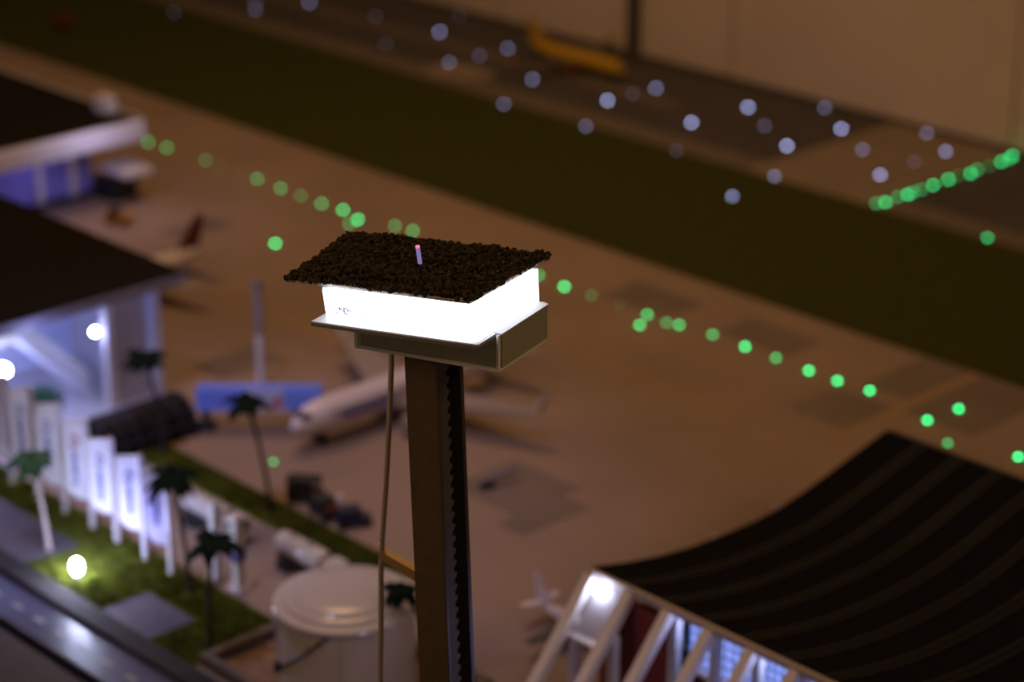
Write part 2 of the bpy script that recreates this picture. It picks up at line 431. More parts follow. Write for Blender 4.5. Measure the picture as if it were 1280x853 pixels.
def grain(mb, c, r):
    rot = Matrix.Rotation(rnd.uniform(0, 6.28), 3, Vector((rnd.uniform(-1,1), rnd.uniform(-1,1), rnd.uniform(-1,1)+.01)).normalized())
    sx, sy, sz = rnd.uniform(.7, 1.3), rnd.uniform(.7, 1.3), rnd.uniform(.7, 1.2)
    mb.add([c + rot @ Vector((v.x*sx, v.y*sy, v.z*sz)) * r * rnd.uniform(.75, 1.2) for v in ICO], ICF)
def roof_pt(u, v, e=0.0):
    u = u * (1 + 2*e) - e; v = v * (1 + 2*e) - e
    return tuple(RL[i]*(1-u)*(1-v) + RF[i]*u*(1-v) + RR[i]*u*v + RB[i]*(1-u)*v for i in (0, 1))
for k in range(5200):
    u, v = rnd.random(), rnd.random()
    x, y = roof_pt(u, v, 0.006)
    edge = min(u, 1-u, v, 1-v)
    h = 0.012 + 0.050 * min(1, edge / 0.12) + 0.026 * noise.noise((x * 5, y * 5, 0)) + 0.022 * noise.noise((x * 15, y * 15, 3))
    grain(gv, Vector((x, y, 6.538 + max(0.004, h * rnd.uniform(.6, 1.0)))), rnd.choice((rnd.uniform(.009, .017), rnd.uniform(.013, .026))))
tag(tb('roof_gravel', gv, M['gravel']), None, None, None, 'stuff')
fl = MB()
for k in range(60):
    t = rnd.random(); p, q = ((RL, RF), (RF, RR))[k % 2]
    if p is RL and t < .12: continue
    x, y = pt(p, q, t)
    grain(fl, Vector((x - .004, y + .004, 6.540)), rnd.uniform(.006, .014))
for k in range(22):
    x, y = roof_pt(rnd.random(), rnd.random(), -.05)
    grain(fl, Vector((x, y, 6.592)), .006)
tag(tb('roof_flake', fl, M['flake']), None, None, None, 'stuff')
ant = tb('antenna', MB().tube([(-11.275, 9.84, 6.56), (-11.29, 9.825, 6.735)], 0.015, 8), M['fibre'], smooth=True)
tb('antenna_tip', MB().tube([(-11.29, 9.825, 6.735), (-11.2915, 9.8235, 6.75)], 0.0155, 8), M['pink'], ant)
tb('antenna_socket', MB().tube([(-11.272, 9.845, 6.55), (-11.274, 9.841, 6.60)], 0.018, 8), M['plate'], ant)

tb('cable', MB().tube([(-11.74, 9.95, 5.99), (-11.745, 9.95, 5.7), (-11.775, 9.95, 5.3), (-11.83, 9.95, 4.75), (-11.885, 9.95, 4.3), (-11.915, 9.95, 4.0),
                       (-11.93, 9.95, 3.5), (-11.95, 9.95, 3.1), (-11.97, 9.95, 2), (-11.92, 9.95, 0.6), (-11.9, 9.95, 0.04)], 0.021, 10), M['cable'], smooth=True)
tb('cable_bracket', MB().hexa([(-11.90, 9.92, 4.07), (-11.33, 9.92, 4.02), (-11.33, 9.99, 4.02), (-11.90, 9.99, 4.07)],
                              [(-11.90, 9.92, 4.14), (-11.33, 9.92, 4.115), (-11.33, 9.99, 4.115), (-11.90, 9.99, 4.14)]), M['bracket'])

# ------------------------------------------------------------------ near terminal on the left
TX, TY = -23.32, 16.22
t1 = empty('terminal_building', (-26, 12, 0), 'near terminal at left with wide dark gravel roof and bright open hall', 'building')
def p1(name, mb, m, parent=None, smooth=False, org=Vector((-26, 12, 0)), root=None):
    o = mb.build(name, m, None, smooth)
    r = root or t1
    o.parent = parent or r
    if not parent: o.location = -org
    return o
p1('roof', MB().box((-30.3, 5, 1.70), (TX, TY, 1.80)), M['gravelroof'])
p1('fascia', MB().box((TX, 5, 1.63), (TX + .03, TY, 1.76)), M['fascia'])
p1('fascia', MB().box((-30.3, TY, 1.66), (TX + .03, TY + .03, 1.78)), M['fascia'])
p1('soffit', MB().box((-30.3, 5, 1.64), (TX, TY, 1.70)), M['greywall'])
p1('corner_column', MB().box((-23.72, 15.88, 0), (-23.58, 16.02, 1.64)), M['bluewhite'])
p1('wall_panel', MB().box((-23.78, 15.22, 0), (-23.70, 15.88, 1.64)), M['greywall'])
p1('column', MB().box((-23.78, 15.23, 0), (-23.68, 15.35, 1.64)), M['white'])
p1('column', MB().box((-23.76, 12.0, 0), (-23.66, 12.12, 1.64)), M['white'])
p1('side_wall', MB().box((-30.2, 15.92, 0), (-23.72, 16.0, 1.64)), M['greywall'])
p1('back_wall', MB().box((-25.7, 6, 0), (-25.6, 15.92, 1.64)), M['bluewhite'])
p1('hall_floor', MB().box((-25.6, 6, 0), (-23.62, 15.9, 0.03)), M['greywall'])
esc = p1('escalator', MB().hexa([(-24.6, 14.1, 1.22), (-24.0, 14.1, 1.22), (-24.0, 15.15, .12), (-24.6, 15.15, .12)],
                                [(-24.6, 14.1, 1.42), (-24.0, 14.1, 1.42), (-24.0, 15.15, .34), (-24.6, 15.15, .34)]), M['stair'])
for x in (-24.62, -24.02):
    MB().beam((x, 14.1, 1.5), (x, 15.15, .42), .04, .05).build('handrail', M['white'], esc).location = Vector((26, -12, 0)) * 0
p1('upper_floor', MB().box((-25.6, 6, 1.18), (-24.0, 14.1, 1.28)), M['white'])
p1('hall_lamp', MB().lathe([(.015, -.08), (.07, -.04), (.08, 0), (.07, .04), (.015, .08)], (-23.86, 13.80, .92), 12), M['bulb'], smooth=True)
lampo = p1('hall_lamp', MB().lathe([(.01, -.04), (.032, -.022), (.04, 0), (.032, .022), (.01, .04)], (-23.84, 15.17, 1.08), 12), M['bulb'], smooth=True)
p1('hall_tube', MB().box((-24.6, 11.0, 1.56), (-24.5, 14.6, 1.60)), M['tube'])
p1('hall_tube', MB().box((-24.3, 8.0, 0.78), (-24.22, 13.9, 0.84)), M['tube'])
lamp('hall_light', 'POINT', (-23.7, 15.05, 1.10), 8, ICE, .08)
lamp('hall_light', 'POINT', (-24.3, 13.6, 0.9), 50, ICE, .15)
lamp('hall_light', 'POINT', (-24.4, 11.8, 0.9), 50, ICE, .15)
lamp('entrance_light', 'POINT', (-23.1, 13.9, 1.45), 12, ICE, .1)

# dark ribbed vault in front of the terminal
vt = empty('vaulted_shelter', (-22.62, 14.4, 0), 'low dark barrel vaulted shelter with ribs beside the terminal corner', 'shelter')
vy0, vy1 = 14.25, 15.62
def arc(r, h, n=12): return [(-r * math.cos(math.pi * i / n), h * math.sin(math.pi * i / n)) for i in range(n + 1)]
def vault(r, h, ya, yb):
    m = MB(); a = arc(r, h); n = len(a)
    vs = [(x, ya, z) for x, z in a] + [(x, yb, z) for x, z in a]
    fs = [tuple(range(n)), tuple(range(n, 2*n))[::-1]] + [(i, n+i, n+i+1, i+1) for i in range(n-1)] + [(0, n-1, 2*n-1, n)]
    return m.add(vs, fs)
vault(.36, .46, vy0 - 14.4, vy1 - 14.4).build('shell', M['darkgrid'], vt)
for k in range(7):
    y = vy0 - 14.4 + .02 + k * (vy1 - vy0 - .07) / 6
    vault(.375, .475, y, y + .03).build('rib', M['darkrib'], vt)
for k in range(1, 8):
    a = math.pi * k / 8
    x, z = -.37 * math.cos(a), .47 * math.sin(a)
    MB().box((x - .012, vy0 - 14.4, z - .012), (x + .012, vy1 - 14.4, z + .012)).build('purlin', M['darkrib'], vt)

# ------------------------------------------------------------------ far terminal
t2 = empty('terminal_building', (-34, 18, 0), 'far terminal at upper left with bright white louvred fascia and blue wall', 'building')
o2 = Vector((-34, 18, 0))
P2 = lambda n, m, mt, parent=None: p1(n, m, mt, parent, False, o2, t2)
P2('roof', MB().box((-38.5, 17, 1.30), (-30.75, 20.75, 1.36)), M['gravelroof'])
P2('fascia', MB().box((-30.75, 17, 1.04), (-30.68, 20.8, 1.38)), M['white'])
for k in range(15):
    y = 17.05 + k * .25
    P2('louvre', MB().box((-30.68, y, 1.10), (-30.64, y + .19, 1.34)), M['white'])
P2('fascia', MB().box((-38.5, 20.75, 1.16), (-30.68, 20.82, 1.38)), M['greywall'])
P2('wall', MB().box((-37.5, 17.1, 0), (-31.5, 20.2, 1.30)), M['bluewall'])
P2('wall_base', MB().box((-31.5, 17.1, 0), (-31.4, 20.25, .10)), M['darkrib'])
for y in (19.1, 19.75):
    P2('pilaster', MB().box((-31.5, y, .1), (-31.42, y + .12, 1.3)), M['white'])
P2('dark_bay', MB().box((-31.46, 20.2, 0), (-30.9, 20.7, .35)), M['darkrib'])
P2('canopy', MB().box((-31.2, 20.2, .50), (-30.5, 20.75, .60)), M['white'])
vent = P2('roof_vent', MB().box((-31.75, 20.5, 1.36), (-31.4, 20.72, 1.62)), M['white'])
lamp('far_terminal_light', 'POINT', (-29.9, 19.6, 1.6), 24, LILAC, .1)
lamp('far_terminal_light', 'POINT', (-30.9, 18.9, 0.9), 5, (.42, .40, 1.0), .1)
w = empty('airport_tractor', (-29.93, 19.66, 0), 'small orange tractor parked beside the far terminal', 'vehicle', None, R(30))
MB().box((-.22, -.1, .06), (.22, .1, .16)).build('body', M['orange'], w)
MB().box((-.16, -.09, .16), (.02, .09, .26)).build('cab', M['glassdark'], w)
for x in (-.13, .13):
    for y in (-.1, .1):
        MB().lathe([(.05, -.02), (.05, .02)], (0, 0, 0), 10, 'x').build('wheel', M['black'], w).matrix_local = Matrix.Translation((x, y, .05)) @ Matrix.Rotation(R(90), 4, 'Z')

# ------------------------------------------------------------------ barrel roofed building on the right
X0 = -14.12
t3 = empty('terminal_building', (-11, 16.5, 0), 'right terminal with sagging black seamed roof on white raking columns', 'building')
o3 = Vector((-11, 16.5, 0))
P3 = lambda n, m, mt, parent=None, smooth=False: p1(n, m, mt, parent, smooth, o3, t3)
CURVE = [(14.49, 1.53), (15.0, 1.395), (15.5, 1.295), (16.0, 1.225), (16.5, 1.195), (17.0, 1.185), (17.4, 1.205), (17.8, 1.265), (18.2, 1.345), (18.7, 1.455), (19.2, 1.56)]
def strip(x0, x1, th, up):
    m = MB(); vs = []; fs = []
    for y, z in CURVE:
        vs += [(x0, y, z + up), (x1, y, z + up), (x1, y, z + up - th), (x0, y, z + up - th)]
    n = len(CURVE)
    for i in range(n - 1):
        a, b = 4 * i, 4 * (i + 1)
        for k in range(4):
            fs.append((a + k, a + (k+1) % 4, b + (k+1) % 4, b + k))
    fs.append((3, 2, 1, 0)); fs.append(tuple(4 * (n-1) + k for k in range(4)))
    return m.add(vs, fs)
NP = 14; SPX = 0.50
for k in range(NP):
    P3('roof_panel', strip(X0 + k * SPX + .004, X0 + (k + 1) * SPX - .004, .05, 0), M['barrel'], None, True)
for k in range(1, NP):
    for dx in (-.06, .03):
        P3('roof_seam', strip(X0 + k * SPX + dx, X0 + k * SPX + dx + .03, .03, .022), M['batten'], None, True)
XE = X0 + NP * SPX
P3('eave_beam', MB().beam((X0 - .02, 14.46, 1.505), (XE, 14.46, 1.505), .05, .075), M['eave'])
P3('verge_board', strip(X0 - .03, X0, .06, .004), M['barrel'], None, True)
P3('rear_beam', MB().box((X0, 19.2, 1.46), (XE, 19.26, 1.57)), M['darkrib'])
colx = [X0 + .05 + .52 * k for k in range(13)]
for i, x in enumerate(colx):
    P3('raking_column', MB().beam((x, 14.44, 1.49), (x, 13.17, 0.0), .095, .11, (1, 0, 0)), M['white'])
    P3('upright_column', MB().beam((x + .02, 14.52 if i > 1 else 14.2, 1.42 if i > 1 else 1.12), (x + .02, 14.50 if i > 1 else 14.2, 0), .085, .10, (1, 0, 0)), M['white'])
# first bay: lit sloping panel with ledge, red wall under it
P3('sloping_panel', MB().hexa([(colx[0] + .05, 14.47, 1.44), (colx[1] - .05, 14.47, 1.44), (colx[1] - .05, 14.16, 1.0), (colx[0] + .05, 14.16, 1.0)],
                              [(colx[0] + .05, 14.51, 1.44), (colx[1] - .05, 14.51, 1.44), (colx[1] - .05, 14.20, 1.0), (colx[0] + .05, 14.20, 1.0)]), M['greywall'])
P3('ledge', MB().box((colx[0] + .05, 14.08, .955), (colx[1] - .05, 14.18, .99)), M['white'])
P3('red_wall', MB().box((colx[0] + .12, 14.45, 0), (colx[2] - .03, 14.52, 1.38)), M['darkred'])
P3('side_wall', MB().box((X0 + .35, 14.55, 0), (X0 + .42, 18.9, 1.14)), M['darkred'])
P3('red_plinth', MB().box((colx[2] - .03, 14.75, 0), (XE - .2, 14.85, .78)), M['darkred'])
for i in range(2, 12):
    a, b = colx[i] - (.0 if i > 2 else .03), colx[i + 1]
    P3('pane', MB().box((a, 14.80, .80), (b - .01, 14.83, 1.36)), M['glow'])
    mm = MB()
    for k in range(6):
        x = a + (b - a) * k / 6; mm.box((x - .008, 14.785, .80), (x + .008, 14.80, 1.36))
    for k in range(6):
        z = .80 + .56 * k / 5; mm.box((a, 14.787, z - .008), (b, 14.80, z + .008))
    P3('mullion', mm, M['mullion'])
P3('sill', MB().box((colx[2] - .03, 14.70, .76), (XE - .2, 14.86, .80)), M['white'])
P3('rear_wall', MB().box((X0 + .42, 18.8, 0), (XE - .2, 18.9, 1.3)), M['greywall'])
P3('ceiling_slab', MB().box((X0 + .42, 14.86, .85), (XE - .2, 18.8, .92)), M['greywall'])
lb = P3('bay_lamp', MB().lathe([(.01, -.05), (.04, -.03), (.05, 0), (.04, .03), (.01, .05)], (colx[0] + .18, 14.36, 1.42), 12), M['bulbsmall'], None, True)
lamp('bay_light', 'POINT', (colx[0] + .2, 14.335, 1.39), .45, (.78, .76, 1), .05)
for i in range(2, 12, 2):
    lamp('bay_light', 'POINT', (colx[i] + .26, 14.55, 1.36), 2.6, (.50, .56, 1.0), .05)
lamp('forecourt_fill', 'POINT', (-13.4, 12.2, 1.5), 11, (.52, .49, 1.0), .15)  # added light without a fixture, tints the columns and tank side lavender

# ------------------------------------------------------------------ fuel tank in its bund
tk = empty('fuel_tank', (-16.15, 13.0, .011), 'big round white storage tank with stepped domed lid behind the mast', 'tank')
MB().lathe([(.73, 0), (.70, .90)], (0, 0, 0), 64).build('shell', M['whitegloss'], tk, True)
MB().lathe([(.70, .895), (.735, .90), (.745, .92), (.735, .945), (.66, .955), (.63, .96), (.625, .985), (.60, 1.0), (.55, 1.003), (.52, 1.03),
            (.44, 1.05), (.30, 1.066), (.15, 1.075), (.02, 1.077)], (0, 0, 0), 64).build('lid', M['whitegloss'], tk, True)
hp = []
for k in range(25):
    t = k / 24
    a = R(-142 + 88 * t); z = .08 + .80 * t ** 1.25
    rr = .735 - .03 * z / .9 + .012
    hp.append((rr * math.cos(a), rr * math.sin(a), z))
MB().tube(hp, .012, 6).build('stair_rail', M['darkmetal'], tk)
st = MB()
for k in range(0, 24, 2):
    p = hp[k]; st.box((p[0] - .012, p[1] - .012, p[2] - .03), (p[0] + .012, p[1] + .012, p[2]))
st.box((hp[9][0] - .03, hp[9][1] - .03, hp[9][2] - .02), (hp[9][0] + .03, hp[9][1] + .03, hp[9][2] + .07))
st.build('stair_step', M['darkmetal'], tk)['kind'] = 'stuff'
MB().beam((.52, -.50, 0), (.50, -.48, .9), .03, .02).build('seam', M['greywall'], tk)
bd = empty('tank_bund', (-16.15, 13.0, 0), 'low concrete bund around the white storage tank', 'bund')
for a, b in (((-1.30, -.92, 0), (1.2, -.82, .14)), ((-1.30, -.82, 0), (-1.20, .94, .14)), ((1.1, -.82, 0), (1.2, .94, .14)), ((-1.20, .84, 0), (1.1, .94, .14))):
    MB().box(a, b).build('bund_side', M['bund'], bd)
MB().box((-17.35, 12.18, -.01), (-15.05, 13.84, .010)).build('bund_floor', M['rust'], yard)

# ------------------------------------------------------------------ tanker trucks
def tanker(loc, label, rz=0):
    t = empty('tanker_truck', loc, label, 'truck', 'tanker trucks in the yard', rz)
    prof = [(.02, -.50), (.09, -.495), (.125, -.46), (.13, -.40), (.13, .26), (.12, .30), (.02, .32)]
    MB().lathe(prof, (0, 0, .29), 20, 'x').build('tank', M['whitegloss'], t, True)
    MB().box((-.48, -.09, .10), (.52, .09, .15)).build('chassis', M['darkmetal'], t)
    cb = MB().prism([(.36, -.12), (.56, -.12), (.58, -.10), (.58, .10), (.56, .12), (.36, .12)], .10, .36).build('cab', M['whitegloss'], t)
    MB().box((.575, -.10, .22), (.588, .10, .32)).build('windscreen', M['glassdark'], cb)
    MB().box((.42, -.126, .22), (.54, -.118, .32)).build('side_window', M['glassdark'], cb)
    for x in (-.38, -.26, .44):
        for y in (-.11, .11):
            MB().lathe([(.055, -.025), (.055, .025)], (0, 0, 0), 12, 'x').build('wheel', M['black'], t).matrix_local = Matrix.Translation((x, y, .055)) @ Matrix.Rotation(R(90), 4, 'Z')
    for x in (-.25, .05):
        MB().lathe([(.04, 0), (.04, .025), (.02, .03)], (x, 0, .415), 12).build('hatch', M['planewing'], t)
    return t
tanker((-19.88, 14.06, 0), 'white tanker truck standing behind the blue and grey pump posts')
tanker((-18.22, 14.16, 0), 'shiny white tanker truck half hidden behind the round storage tank')
for x, y, lb_ in ((-18.93, 13.42, 'grey pump post with blue box, left of its pair behind the tall palm'), (-18.50, 13.40, 'grey pump post with blue box, right of its pair beside the tank')):
    t = empty('pump_post', (x, y, 0), lb_, 'post', 'pump posts in front of the tanker')
    MB().box((-.055, -.055, 0), (.055, .055, .92)).build('post', M['pole'], t)
    MB().box((-.075, -.085, .38), (.075, .055, .54)).build('blue_box', M['title'], t)
    MB().box((-.09, -.09, 0), (.09, .09, .05)).build('foot', M['pole'], t)

# ------------------------------------------------------------------ carts on the apron
def cart(loc, label, bodym, topm, rz, accent=None, canopy=True):
    t = empty('baggage_cart', loc, label, 'cart', 'baggage carts on the apron', rz)
    t.scale = (.86,) * 3
    MB().box((-.24, -.13, .07), (.24, .13, .13)).build('bed', bodym, t)
    MB().box((-.22, -.12, .13), (.10, .12, .27)).build('load', topm, t)
    if accent: MB().box((.12, -.07, .13), (.21, .07, .20)).build('seat', accent, t)
    if canopy:
        for x in (-.22, .21):
            for y in (-.115, .115):
                MB().box((x - .01, y - .01, .13), (x + .01, y + .01, .33)).build('canopy_post', M['darkmetal'], t)
        MB().box((-.24, -.13, .33), (.24, .13, .35)).build('canopy', topm, t)
    for x in (-.16, .16):
        for y in (-.12, .12):
            MB().lathe([(.045, -.02), (.045, .02)], (0, 0, 0), 10, 'x').build('wheel', M['black'], t).matrix_local = Matrix.Translation((x, y, .045)) @ Matrix.Rotation(R(90), 4, 'Z')
cart((-19.80, 15.37, 0), 'black canopied baggage cart with a red seat, leftmost of the three on the apron', M['black'], M['black'], R(38), M['red'])
cart((-19.30, 15.28, 0), 'dark baggage cart with an orange red seat, middle of the three on the apron', M['black'], M['black'], R(-8), M['red'], False)
cart((-18.88, 15.36, 0), 'navy blue baggage cart, rightmost of the three on the apron', M['navy'], M['navy'], R(62), None, False)
tag(MB().lathe([(.05, 0), (.04, .07), (.015, .09)], (-19.50, 15.66, 0), 10).build('marker_cone', M['white']), 'small white marker lying among the dark baggage carts', 'marker')
tb2 = empty('tow_bar', (-18.50, 17.38, 0), 'grey tow bar lying on the apron right of the mast', 'tow bar', None, R(80))
MB().beam((-.30, 0, .10), (.22, 0, .16), .06, .06).build('bar', M['fascia'], tb2)
MB().lathe([(.05, -.09), (.05, .09)], (-.2, 0, .05), 10, 'x').build('wheel', M['black'], tb2)

# ------------------------------------------------------------------ aircraft (local +x is the nose)
def airliner(loc, rz, Ln, label, body, wing, tail, engine, gear=True, group=None, titles=True):
    t = empty('airplane', loc, label, 'airplane', group, rz)
    zc = .105 * Ln; r0 = .060 * Ln
    prof = [(.500, .004, -.010), (.494, .016, -.009), (.480, .028, -.006), (.455, .042, -.003), (.42, .053, 0), (.37, .060, 0), (.30, .060, 0), (0, .060, 0), (-.22, .060, 0),
            (-.30, .055, .004), (-.38, .043, .014), (-.45, .026, .026), (-.495, .012, .034), (-.50, .004, .036)]
    m = MB(); n = 24; vs = []; fs = []
    for x, r, dz in prof:
        for k in range(n):
            a = 2 * math.pi * k / n
            vs.append((x * Ln, r * Ln * math.cos(a), zc + dz * Ln + r * Ln * math.sin(a)))
    for i in range(len(prof) - 1):
        for k in range(n): fs.append((i*n+k, i*n+(k+1) % n, (i+1)*n+(k+1) % n, (i+1)*n+k))
    fs.append(tuple(range(n))[::-1]); fs.append(tuple((len(prof)-1)*n+k for k in range(n)))
    m.add(vs, fs)
    fus = m.build('fuselage', body, t, True)
    ck = MB()
    for s in (-1, 1):
        ck.hexa([(.476*Ln, s*.004*Ln, zc+.019*Ln), (.455*Ln, s*.036*Ln, zc+.020*Ln), (.440*Ln, s*.036*Ln, zc+.033*Ln), (.458*Ln, s*.004*Ln, zc+.036*Ln)],
                [(.482*Ln, s*.004*Ln, zc+.021*Ln), (.461*Ln, s*.041*Ln, zc+.022*Ln), (.443*Ln, s*.040*Ln, zc+.036*Ln), (.461*Ln, s*.004*Ln, zc+.040*Ln)])
    ck.build('cockpit_window', M['glassdark'], fus)
    if titles:
        for s in (-1, 1):
            MB().box((.10*Ln, s*.0585*Ln - .004*Ln, zc - .008*Ln), (.33*Ln, s*.0585*Ln + .004*Ln, zc + .013*Ln)).build('title_band', M['title'], fus)
            wd = MB()
            for k in range(26):
                x = (.36 - .022 * k) * Ln
                wd.box((x, s*.0575*Ln - .0035*Ln, zc + .018*Ln), (x + .008*Ln, s*.0575*Ln + .0035*Ln, zc + .030*Ln))
            wd.build('window_row', M['glassdark'], fus)['kind'] = 'stuff'
    for s in (-1, 1):
        w0 = [(.10*Ln, s*.03*Ln, zc-.045*Ln), (-.12*Ln, s*.03*Ln, zc-.045*Ln), (-.12*Ln, s*.03*Ln, zc-.025*Ln), (.10*Ln, s*.03*Ln, zc-.022*Ln)]
        w1 = [(-.125*Ln, s*.52*Ln, zc+.012*Ln), (-.175*Ln, s*.52*Ln, zc+.012*Ln), (-.175*Ln, s*.52*Ln, zc+.017*Ln), (-.125*Ln, s*.52*Ln, zc+.019*Ln)]
        wg = MB().hexa(w0, w1).build('wing', wing, t)
        MB().hexa([(-.128*Ln, s*.515*Ln, zc+.012*Ln), (-.178*Ln, s*.515*Ln, zc+.012*Ln), (-.178*Ln, s*.524*Ln, zc+.015*Ln), (-.128*Ln, s*.524*Ln, zc+.015*Ln)],
                  [(-.165*Ln, s*.538*Ln, zc+.085*Ln), (-.190*Ln, s*.538*Ln, zc+.085*Ln), (-.190*Ln, s*.542*Ln, zc+.085*Ln), (-.165*Ln, s*.542*Ln, zc+.085*Ln)]).build('winglet', body, wg)
        MB().lathe([(.022*Ln, -.075*Ln), (.032*Ln, -.03*Ln), (.034*Ln, .03*Ln), (.028*Ln, .06*Ln)], (.075*Ln, s*.155*Ln, zc-.060*Ln), 16, 'x').build('engine', engine, t, True)
        MB().hexa([(-.40*Ln, s*.01*Ln, zc+.018*Ln), (-.48*Ln, s*.01*Ln, zc+.018*Ln), (-.48*Ln, s*.01*Ln, zc+.028*Ln), (-.40*Ln, s*.01*Ln, zc+.028*Ln)],
                  [(-.475*Ln, s*.19*Ln, zc+.035*Ln), (-.515*Ln, s*.19*Ln, zc+.035*Ln), (-.515*Ln, s*.19*Ln, zc+.040*Ln), (-.475*Ln, s*.19*Ln, zc+.040*Ln)]).build('stabilizer', wing, t)
    MB().hexa([(-.33*Ln, -.008*Ln, zc+.045*Ln), (-.48*Ln, -.008*Ln, zc+.045*Ln), (-.48*Ln, .008*Ln, zc+.045*Ln), (-.33*Ln, .008*Ln, zc+.045*Ln)],
              [(-.475*Ln, -.004*Ln, zc+.235*Ln), (-.535*Ln, -.004*Ln, zc+.235*Ln), (-.535*Ln, .004*Ln, zc+.235*Ln), (-.475*Ln, .004*Ln, zc+.235*Ln)]).build('tail_fin', tail, t)
    for x, y in ((.38, 0), (-.03, -.075), (-.03, .075)):
        gr = MB().box((x*Ln - .008*Ln, y*Ln - .008*Ln, .02*Ln), (x*Ln + .008*Ln, y*Ln + .008*Ln, .07*Ln)).build('landing_gear', M['darkmetal'], t)
        for s in (-1, 1):
            MB().lathe([(.020*Ln, -.006*Ln), (.020*Ln, .006*Ln)], (0, 0, 0), 10, 'x').build('wheel', M['black'], gr).matrix_local = Matrix.Translation((x*Ln, y*Ln + s*.014*Ln, .020*Ln)) @ Matrix.Rotation(R(90), 4, 'Z')
    return t
airliner((-20.95, 17.95, 0), R(-90), 3.7, 'large white airplane with blue titles parked behind the control tower mast', M['plane'], M['planewing'], M['plane'], M['planewing'])
airliner((-27.18, 17.93, 0), R(-90), 2.7, 'white airplane with dark red tail fin beyond the near terminal roof', M['plane'], M['planewing'], M['tailred'], M['planewing'])
airliner((-31.55, 31.75, 0), 0, 2.65, 'yellow airplane with red engines standing on the runway', M['yellow'], M['wingdark'], M['yellow'], M['red'], titles=False)
def prop_plane(loc, rz, Ln, label):
    t = empty('small_airplane', loc, label, 'airplane', 'small airplanes beside the right terminal', rz)
    zc = .13 * Ln
    MB().lathe([(.01*Ln, -.50*Ln), (.03*Ln, -.40*Ln), (.065*Ln, -.15*Ln), (.072*Ln, .05*Ln), (.072*Ln, .30*Ln), (.05*Ln, .43*Ln), (.01*Ln, .5*Ln)], (0, 0, zc), 16, 'x').build('fuselage', M['plane'], t, True)
    for s in (-1, 1):
        MB().hexa([(.10*Ln, s*.02*Ln, zc-.03*Ln), (-.10*Ln, s*.02*Ln, zc-.03*Ln), (-.10*Ln, s*.02*Ln, zc-.005*Ln), (.10*Ln, s*.02*Ln, zc-.005*Ln)],
                  [(.03*Ln, s*.50*Ln, zc+.0*Ln), (-.06*Ln, s*.50*Ln, zc+.0*Ln), (-.06*Ln, s*.50*Ln, zc+.012*Ln), (.03*Ln, s*.50*Ln, zc+.012*Ln)]).build('wing', M['wingdark'], t)
        MB().lathe([(.02*Ln, -.12*Ln), (.042*Ln, -.02*Ln), (.042*Ln, .10*Ln), (.02*Ln, .13*Ln)], (.06*Ln, s*.17*Ln, zc), 12, 'x').build('engine', M['wingdark'], t, True)
        MB().hexa([(-.36*Ln, s*.01*Ln, zc+.02*Ln), (-.47*Ln, s*.01*Ln, zc+.02*Ln), (-.47*Ln, s*.01*Ln, zc+.035*Ln), (-.36*Ln, s*.01*Ln, zc+.035*Ln)],
                  [(-.42*Ln, s*.19*Ln, zc+.03*Ln), (-.49*Ln, s*.19*Ln, zc+.03*Ln), (-.49*Ln, s*.19*Ln, zc+.04*Ln), (-.42*Ln, s*.19*Ln, zc+.04*Ln)]).build('stabilizer', M['plane'], t)
    MB().hexa([(-.30*Ln, -.012*Ln, zc+.03*Ln), (-.48*Ln, -.012*Ln, zc+.03*Ln), (-.48*Ln, .012*Ln, zc+.03*Ln), (-.30*Ln, .012*Ln, zc+.03*Ln)],
              [(-.46*Ln, -.006*Ln, zc+.25*Ln), (-.53*Ln, -.006*Ln, zc+.25*Ln), (-.53*Ln, .006*Ln, zc+.25*Ln), (-.46*Ln, .006*Ln, zc+.25*Ln)]).build('tail_fin', M['plane'], t)
    for x, y in ((.36, 0), (0, -.1), (0, .1)):
        MB().box((x*Ln - .012*Ln, y*Ln - .012*Ln, 0), (x*Ln + .012*Ln, y*Ln + .012*Ln, .09*Ln)).build('landing_gear', M['black'], t)
    return t
sp0 = prop_plane((-15.15, 15.35, 0), R(-3), 1.35, 'small white airplane with dark wings beside the right terminal corner')
sp1 = copy_tree(sp0); sp1.scale = (.7,) * 3; sp1.location = (-14.86, 17.68, 0); sp1['label'] = 'small airplane with only its fin tip showing low over the black roof edge'
sp2 = copy_tree(sp0); sp2.scale = (.7,) * 3; sp2.location = (-14.92, 18.80, 0); sp2['label'] = 'small airplane with only its tail showing over the middle of the black roof edge'

# ------------------------------------------------------------------ boarding bridge and floodlight mast
jb = empty('boarding_bridge', (-21.8, 16.38, 0), 'blue passenger boarding bridge reaching to the white airplane', 'bridge', None, R(46.4))
MB().box((-.90, -.13, .30), (-.30, .13, .56)).build('rear_tunnel', M['blue'], jb)
MB().box((-.30, -.14, .30), (.22, .14, .57)).build('middle_tunnel', M['paleblue'], jb)
MB().box((.22, -.13, .30), (.70, .13, .56)).build('front_tunnel', M['blue'], jb)
mk = MB().add([(.0, -.143, .34), (.18, -.143, .34), (.18, -.143, .52)], [(0, 1, 2)])
mk.add([(.0, -.1401, .34), (.18, -.1401, .34), (.18, -.1401, .52)], [(2, 1, 0)])
mk.build('red_mark', M['inkred'], jb)
MB().box((-.90, -.10, .56), (.70, .10, .58)).build('roof', M['blue'], jb)
for x in (-.8, .5):
    MB().box((x - .05, -.05, 0), (x + .05, .05, .30)).build('support_leg', M['darkmetal'], jb)
    MB().box((x - .12, -.12, 0), (x + .12, .12, .06)).build('foot', M['black'], jb)
fm = empty('floodlight_mast', (-22.95, 17.15, 0), 'tall pale floodlight mast rising behind the blue boarding bridge', 'mast')
MB().tube([(0, 0, 0), (0, 0, .75)], .055, 12).build('lower_mast', M['pole'], fm, True)
